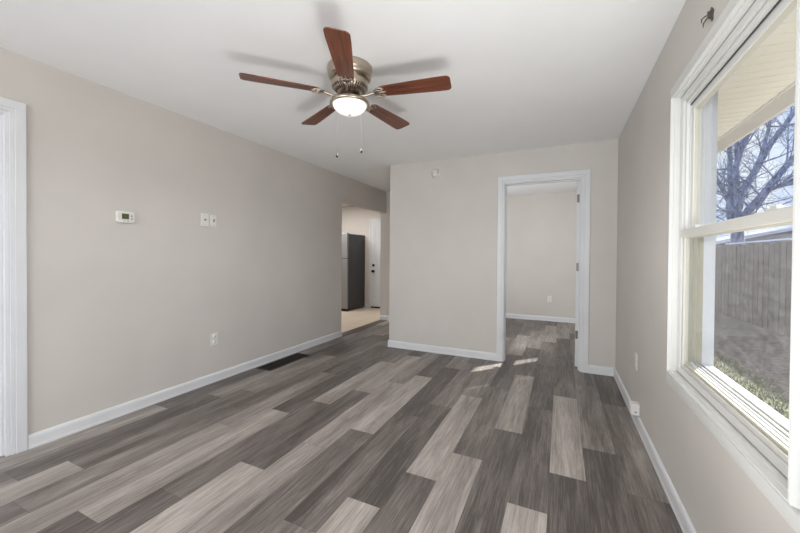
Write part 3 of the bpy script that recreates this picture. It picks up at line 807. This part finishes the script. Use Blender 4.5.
# ================================================================== REFRIGERATOR
fr = tag(empty('refrigerator', (-4.215, 6.33, 0)), 'top-freezer refrigerator with silver doors and black side, in the kitchen', 'refrigerator')
mb = MB(); mb.box(-0.72, 0, 0.065, 0.76, 0.02, 1.705); mb.build('cabinet', M['fridge_side'], fr, 0.006)
mb = MB(); mb.box(-0.72, -0.001, 0, 0.06, 0.06, 1.150); do = mb.build('refrigerator_door', M['steel'], fr, 0.012, segs=3); tag(do, 'silver lower door')
mb = MB(); mb.box(-0.72, -0.001, 0, 0.06, 1.165, 1.715); fo = mb.build('freezer_door', M['steel'], fr, 0.012, segs=3); tag(fo, 'silver upper door')
for p_, z0, z1 in ((do, 0.55, 1.10), (fo, 1.22, 1.55)):
    mb = MB(); mb.tube([(-0.66, 0.0, z0), (-0.66, -0.045, z0 + 0.03), (-0.66, -0.045, z1 - 0.03), (-0.66, 0.0, z1)], 0.011, 10); mb.build('handle', M['steel'], p_)
boxes('toe_grille', M['vent'], [(-0.71, -0.01, 0.02, 0.07, 0.0, 0.055)], fr)
boxes('hinge_cover', M['fridge_side'], [(-0.07, -0.01, 0.02, 0.10, 1.706, 1.722)], fr, 0.004)

# ================================================================== OUTSIDE
GZ = -0.45
def ground_mat():
    mt = new_mat('yard', rgb(110, 100, 88), 0.95); nt = mt.node_tree; n = nt.nodes; l = nt.links
    tcn = n.new('ShaderNodeTexCoord'); sp = n.new('ShaderNodeSeparateXYZ'); l.new(tcn.outputs['Object'], sp.inputs['Vector'])
    nz = n.new('ShaderNodeTexNoise'); nz.inputs['Scale'].default_value = 1.6; nz.inputs['Detail'].default_value = 6; l.new(tcn.outputs['Object'], nz.inputs['Vector'])
    ma = n.new('ShaderNodeMath'); ma.operation = 'MULTIPLY_ADD'; ma.inputs[1].default_value = 0.9; l.new(nz.outputs['Fac'], ma.inputs[0]); l.new(sp.outputs['X'], ma.inputs[2])
    mr = n.new('ShaderNodeMapRange'); mr.inputs['From Min'].default_value = 2.85; mr.inputs['From Max'].default_value = 3.05; l.new(ma.outputs[0], mr.inputs['Value'])
    nf = n.new('ShaderNodeTexNoise'); nf.inputs['Scale'].default_value = 14; nf.inputs['Detail'].default_value = 8; nf.inputs['Roughness'].default_value = 0.75; l.new(tcn.outputs['Object'], nf.inputs['Vector'])
    g = n.new('ShaderNodeValToRGB'); g.color_ramp.elements[0].position = 0.36; g.color_ramp.elements[0].color = rgb(58, 64, 40)
    g.color_ramp.elements[1].position = 0.62; g.color_ramp.elements[1].color = rgb(128, 120, 98); e = g.color_ramp.elements.new(0.5); e.color = rgb(98, 106, 66)
    b = n.new('ShaderNodeValToRGB'); b.color_ramp.elements[0].position = 0.36; b.color_ramp.elements[0].color = rgb(74, 60, 50)
    b.color_ramp.elements[1].position = 0.66; b.color_ramp.elements[1].color = rgb(142, 120, 104)
    l.new(nf.outputs['Fac'], g.inputs['Fac']); l.new(nf.outputs['Fac'], b.inputs['Fac'])
    mx = n.new('ShaderNodeMix'); mx.data_type = 'RGBA'; l.new(mr.outputs['Result'], mx.inputs[0]); l.new(g.outputs['Color'], mx.inputs[6]); l.new(b.outputs['Color'], mx.inputs[7])
    l.new(mx.outputs[2], n['Principled BSDF'].inputs['Base Color'])
    bp = n.new('ShaderNodeBump'); bp.inputs['Strength'].default_value = 0.8; bp.inputs['Distance'].default_value = 0.03; l.new(nf.outputs['Fac'], bp.inputs['Height']); l.new(bp.outputs['Normal'], n['Principled BSDF'].inputs['Normal'])
    return mt
struct(boxes('ground', ground_mat(), [(X1 + 0.02, 60, -20, 80, GZ - 0.3, GZ)]))
struct(boxes('floor_bounce_slab', M['bounce_concrete'], [(X1 + 0.02, 1.95, -3, 12, GZ, GZ + 0.03)]))  # unseen pale slab added to bounce light up to the soffit
struct(boxes('wall_foundation', M['siding'], [(X1, X1 + 0.02, REAR - T, BACK + T, GZ, W['z0'] - 0.12)]))
# eave: ribbed soffit and hanging fascia
mb = MB(); SX1 = 1.30; SZ = 2.31
y = -3.0
while y < 9.0:
    mb.box(X1, SX1, y, y + 0.078, SZ, SZ + 0.012); mb.box(X1, SX1, y + 0.078, y + 0.10, SZ + 0.003, SZ + 0.014); y += 0.10
struct(mb.build('ceiling_eave', M['soffit'], None, 0.0015, segs=1))
struct(boxes('trim_2', M['fascia'], [(SX1, SX1 + 0.022, -3, 9, 2.195, 2.46), (SX1 - 0.012, SX1, -3, 9, SZ - 0.012, SZ - 0.001)]))
struct(boxes('ceiling_roof', M['siding'], [(R, SX1 + 0.05, -3, 9, 2.545, 2.60)]))

# grass tufts along the house side
tuft = MB(); rg_ = random.Random(5)
for i in range(5200):
    x = 1.97 + rg_.random() ** 1.5 * 0.60; yy = 3.4 + rg_.random() * 6.5
    hgt = 0.02 + rg_.random() * 0.045; a = rg_.random() * 2 * PI; w_ = 0.004 + rg_.random() * 0.006
    dx, dy = math.cos(a), math.sin(a); lx, ly = (rg_.random() - .5) * 0.06, (rg_.random() - .5) * 0.06
    f = tuft.face([(x - dx * w_, yy - dy * w_, GZ), (x + dx * w_, yy + dy * w_, GZ), (x + lx, yy + ly, GZ + hgt)])
gm = add_noise(new_mat('grass_blades', rgb(110, 120, 70), 0.8), rgb(70, 82, 44), rgb(134, 128, 98), nscale=9)
tag(tuft.build('grass', gm), 'patchy green and straw grass in the yard below the window', 'grass', kind='stuff')

# wooden fence
def fence():
    rt = tag(empty('wooden_fence', (4.45, 10, GZ)), 'weathered vertical board fence across the yard outside the window', 'fence')
    r_ = random.Random(9)
    y = -7.0; pts = MB(); n = 0
    mt = add_noise(new_mat('weathered_boards', rgb(110, 100, 92), 0.9), rgb(98, 85, 75), rgb(112, 98, 87), (3, 3, 1.0), 1.5, 5, lo=0.3, hi=0.7)
    while y < 12:
        w = 0.185 + r_.random() * 0.010; top = 2.05 + (r_.random() - .5) * 0.03; xo = -0.02 + (r_.random() - .5) * 0.012
        pts.prism([(0, 0), (w, 0), (w, top - 0.03), (w - 0.03, top), (0.03, top), (0, top - 0.03)], 0, 0.018, tf=lambda p, y=y, xo=xo: (xo + p[2], y + p[0], p[1]))
        y += w + 0.045
    pts.build('board_panel', mt, rt)
    y = -7.07; bk = MB()
    while y < 12:
        bk.box(0.068, 0.086, y, y + 0.2, 0, 2.0); y += 0.235
    bk.build('rear_board_panel', new_mat('shaded_weathered_boards', rgb(62, 56, 52), 0.9), rt)  # rear boards coloured darker so the gaps look shaded
    for z in (0.35, 1.05, 1.75):
        mb = MB(); mb.box(0.032, 0.068, -7, 12, z, z + 0.089); mb.build('rail', mt, rt)
    for k in range(8):
        mb = MB(); mb.box(0.087, 0.18, -6.5 + k * 2.44, -6.41 + k * 2.44, 0, 1.95); mb.build('post', mt, rt)
    mb = MB(); mb.box(-0.010, 0.10, -7, 3.4, 2.085, 2.115); mb.build('top_cap', M['snow'], rt)
fence()

# neighbouring garage beyond the fence
ng = tag(empty('garage', (8.6, 24.5, GZ)), 'low grey garage with a pale gable behind the fence', 'garage')
mb = MB(); mb.box(-1.2, 6.5, 0, 7, 0, 2.35); mb.build('wall', add_noise(new_mat('garage_siding', rgb(140, 142, 150), 0.8), rgb(132, 134, 142), rgb(150, 152, 160), (0.2, 0.2, 9), 2), ng)
mb = MB(); mb.prism([(-1.6, 2.30), (6.9, 2.30), (6.9, 2.42), (2.6, 3.35), (-1.6, 2.42)], -0.4, 7.4, tf=lambda p: (p[0], p[2], p[1])); mb.build('roof', new_mat('grey_shingle', rgb(128, 130, 138), 0.9), ng)
mb = MB(); mb.prism([(-1.65, 2.28), (-1.65, 2.44), (2.6, 3.42), (6.95, 2.44), (6.95, 2.28), (2.6, 3.24)], -0.46, -0.40, tf=lambda p: (p[0], p[2], p[1])); mb.build('rake_board', M['snow'], ng)

# big bare tree behind the fence
LIMBS = {
 't0': ([[6.03, 17.14, -0.45], [6.03, 17.14, 1.09], [6.03, 17.15, 2.1], [6.04, 17.17, 2.71], [6.0, 17.16, 3.62], [5.95, 17.15, 4.64], [6.14, 17.24, 5.49], [6.36, 17.35, 5.95], [6.61, 17.48, 7.19]], .30, .06),
 't1': ([[6.03, 17.16, 1.9], [5.82, 17.29, 2.99], [5.97, 17.59, 4.07], [5.92, 17.58, 5.19], [5.8, 17.54, 6.59], [5.7, 17.7, 8.2]], .13, .04),
 'b3': ([[6.05, 17.2, 2.3], [6.07, 16.85, 2.75], [6.57, 16.76, 3.52], [7.15, 17.04, 4.34], [7.66, 17.28, 4.99], [8.73, 17.79, 5.86]], .15, .07),
 'b4': ([[6.04, 17.17, 3.1], [6.24, 17.54, 3.67], [6.89, 18.13, 4.69], [7.37, 18.37, 5.67], [7.92, 18.63, 6.46], [8.32, 18.83, 7.17], [8.84, 19.08, 8.41]], .14, .06),
 'b5': ([[6.72, 16.9, 3.66], [7.01, 17.08, 3.78], [7.42, 16.72, 4.04], [8.46, 17.21, 4.49]], .075, .04),
 'l6': ([[5.95, 17.16, 2.9], [5.79, 17.39, 3.58], [5.55, 17.62, 4.34], [5.15, 17.44, 5.48]], .10, .05),
 'v7': ([[6.95, 18.1, 4.9], [7.23, 18.2, 6.07], [7.6, 18.82, 7.16], [7.69, 18.88, 8.76]], .075, .03),
 'v8': ([[6.0, 17.16, 4.9], [5.79, 16.81, 6.33], [5.76, 16.54, 7.68]], .08, .03)}
def tree():
    rt = tag(empty('bare_tree', (6.03, 17.14, GZ)), 'large bare winter tree with spreading limbs behind the fence', 'tree')
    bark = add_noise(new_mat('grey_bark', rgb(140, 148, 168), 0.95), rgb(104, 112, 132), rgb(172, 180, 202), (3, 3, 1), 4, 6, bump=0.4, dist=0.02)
    r_ = random.Random(21)
    big = MB(); tw = MB()
    org = Vector((6.03, 17.14, GZ))
    def sub(p, d, ln, rad, depth):
        pts = [p.copy()]; rr = [rad]; q = p.copy(); dd = d.copy(); n = 5
        for i in range(n):
            dd = (dd + Vector((r_.gauss(0, .16), r_.gauss(0, .16), r_.gauss(0.05, .14)))).normalized()
            if (q + dd * ln / n).x < 4.85: break
            q = q + dd * ln / n; pts.append(q.copy()); rr.append(rad * (1 - 0.75 * (i + 1) / n))
            if depth > 0 and i >= 0:
                for _ in range(1):
                    side = Vector((r_.gauss(0, 1), r_.gauss(0, 1), r_.gauss(0.15, .8))).normalized()
                    sub(q, (dd * 0.65 + side * 0.75).normalized(), ln * (0.45 + r_.random() * .25), rad * .48 * (1 - .5 * i / n), depth - 1)
        if len(pts) < 2: return
        tw.tube([x - org for x in pts], rr[:len(pts)], 4 if rad < .03 else 6, cap=False)
    for k, (pts, r0, r1) in LIMBS.items():
        P = [Vector(p) for p in pts]; n = len(P)
        rad = [r0 + (r1 - r0) * i / (n - 1) for i in range(n)]
        if k == 't0': rad[0] = .34; rad[1] = .26; rad[2] = .19; rad[3] = .125; rad[4] = .105; rad[5] = .09
        big.tube([x - org for x in P], rad, 12, cap=False)
        for i in range(1 if k != 't0' else 4, n):
            for _ in range(3):
                t = r_.random(); q = P[i-1].lerp(P[i], t); ax = (P[i] - P[i-1]).normalized()
                side = Vector((r_.gauss(0, 1), r_.gauss(0, 1), r_.gauss(0.1, .7))).normalized()
                sub(q, (ax * .5 + side).normalized(), 1.1 + r_.random() * 1.0, 0.022 + r_.random() * .018, 2)
    big.build('trunk', bark, rt)
    tw.build('twigs', bark, rt)
tree()
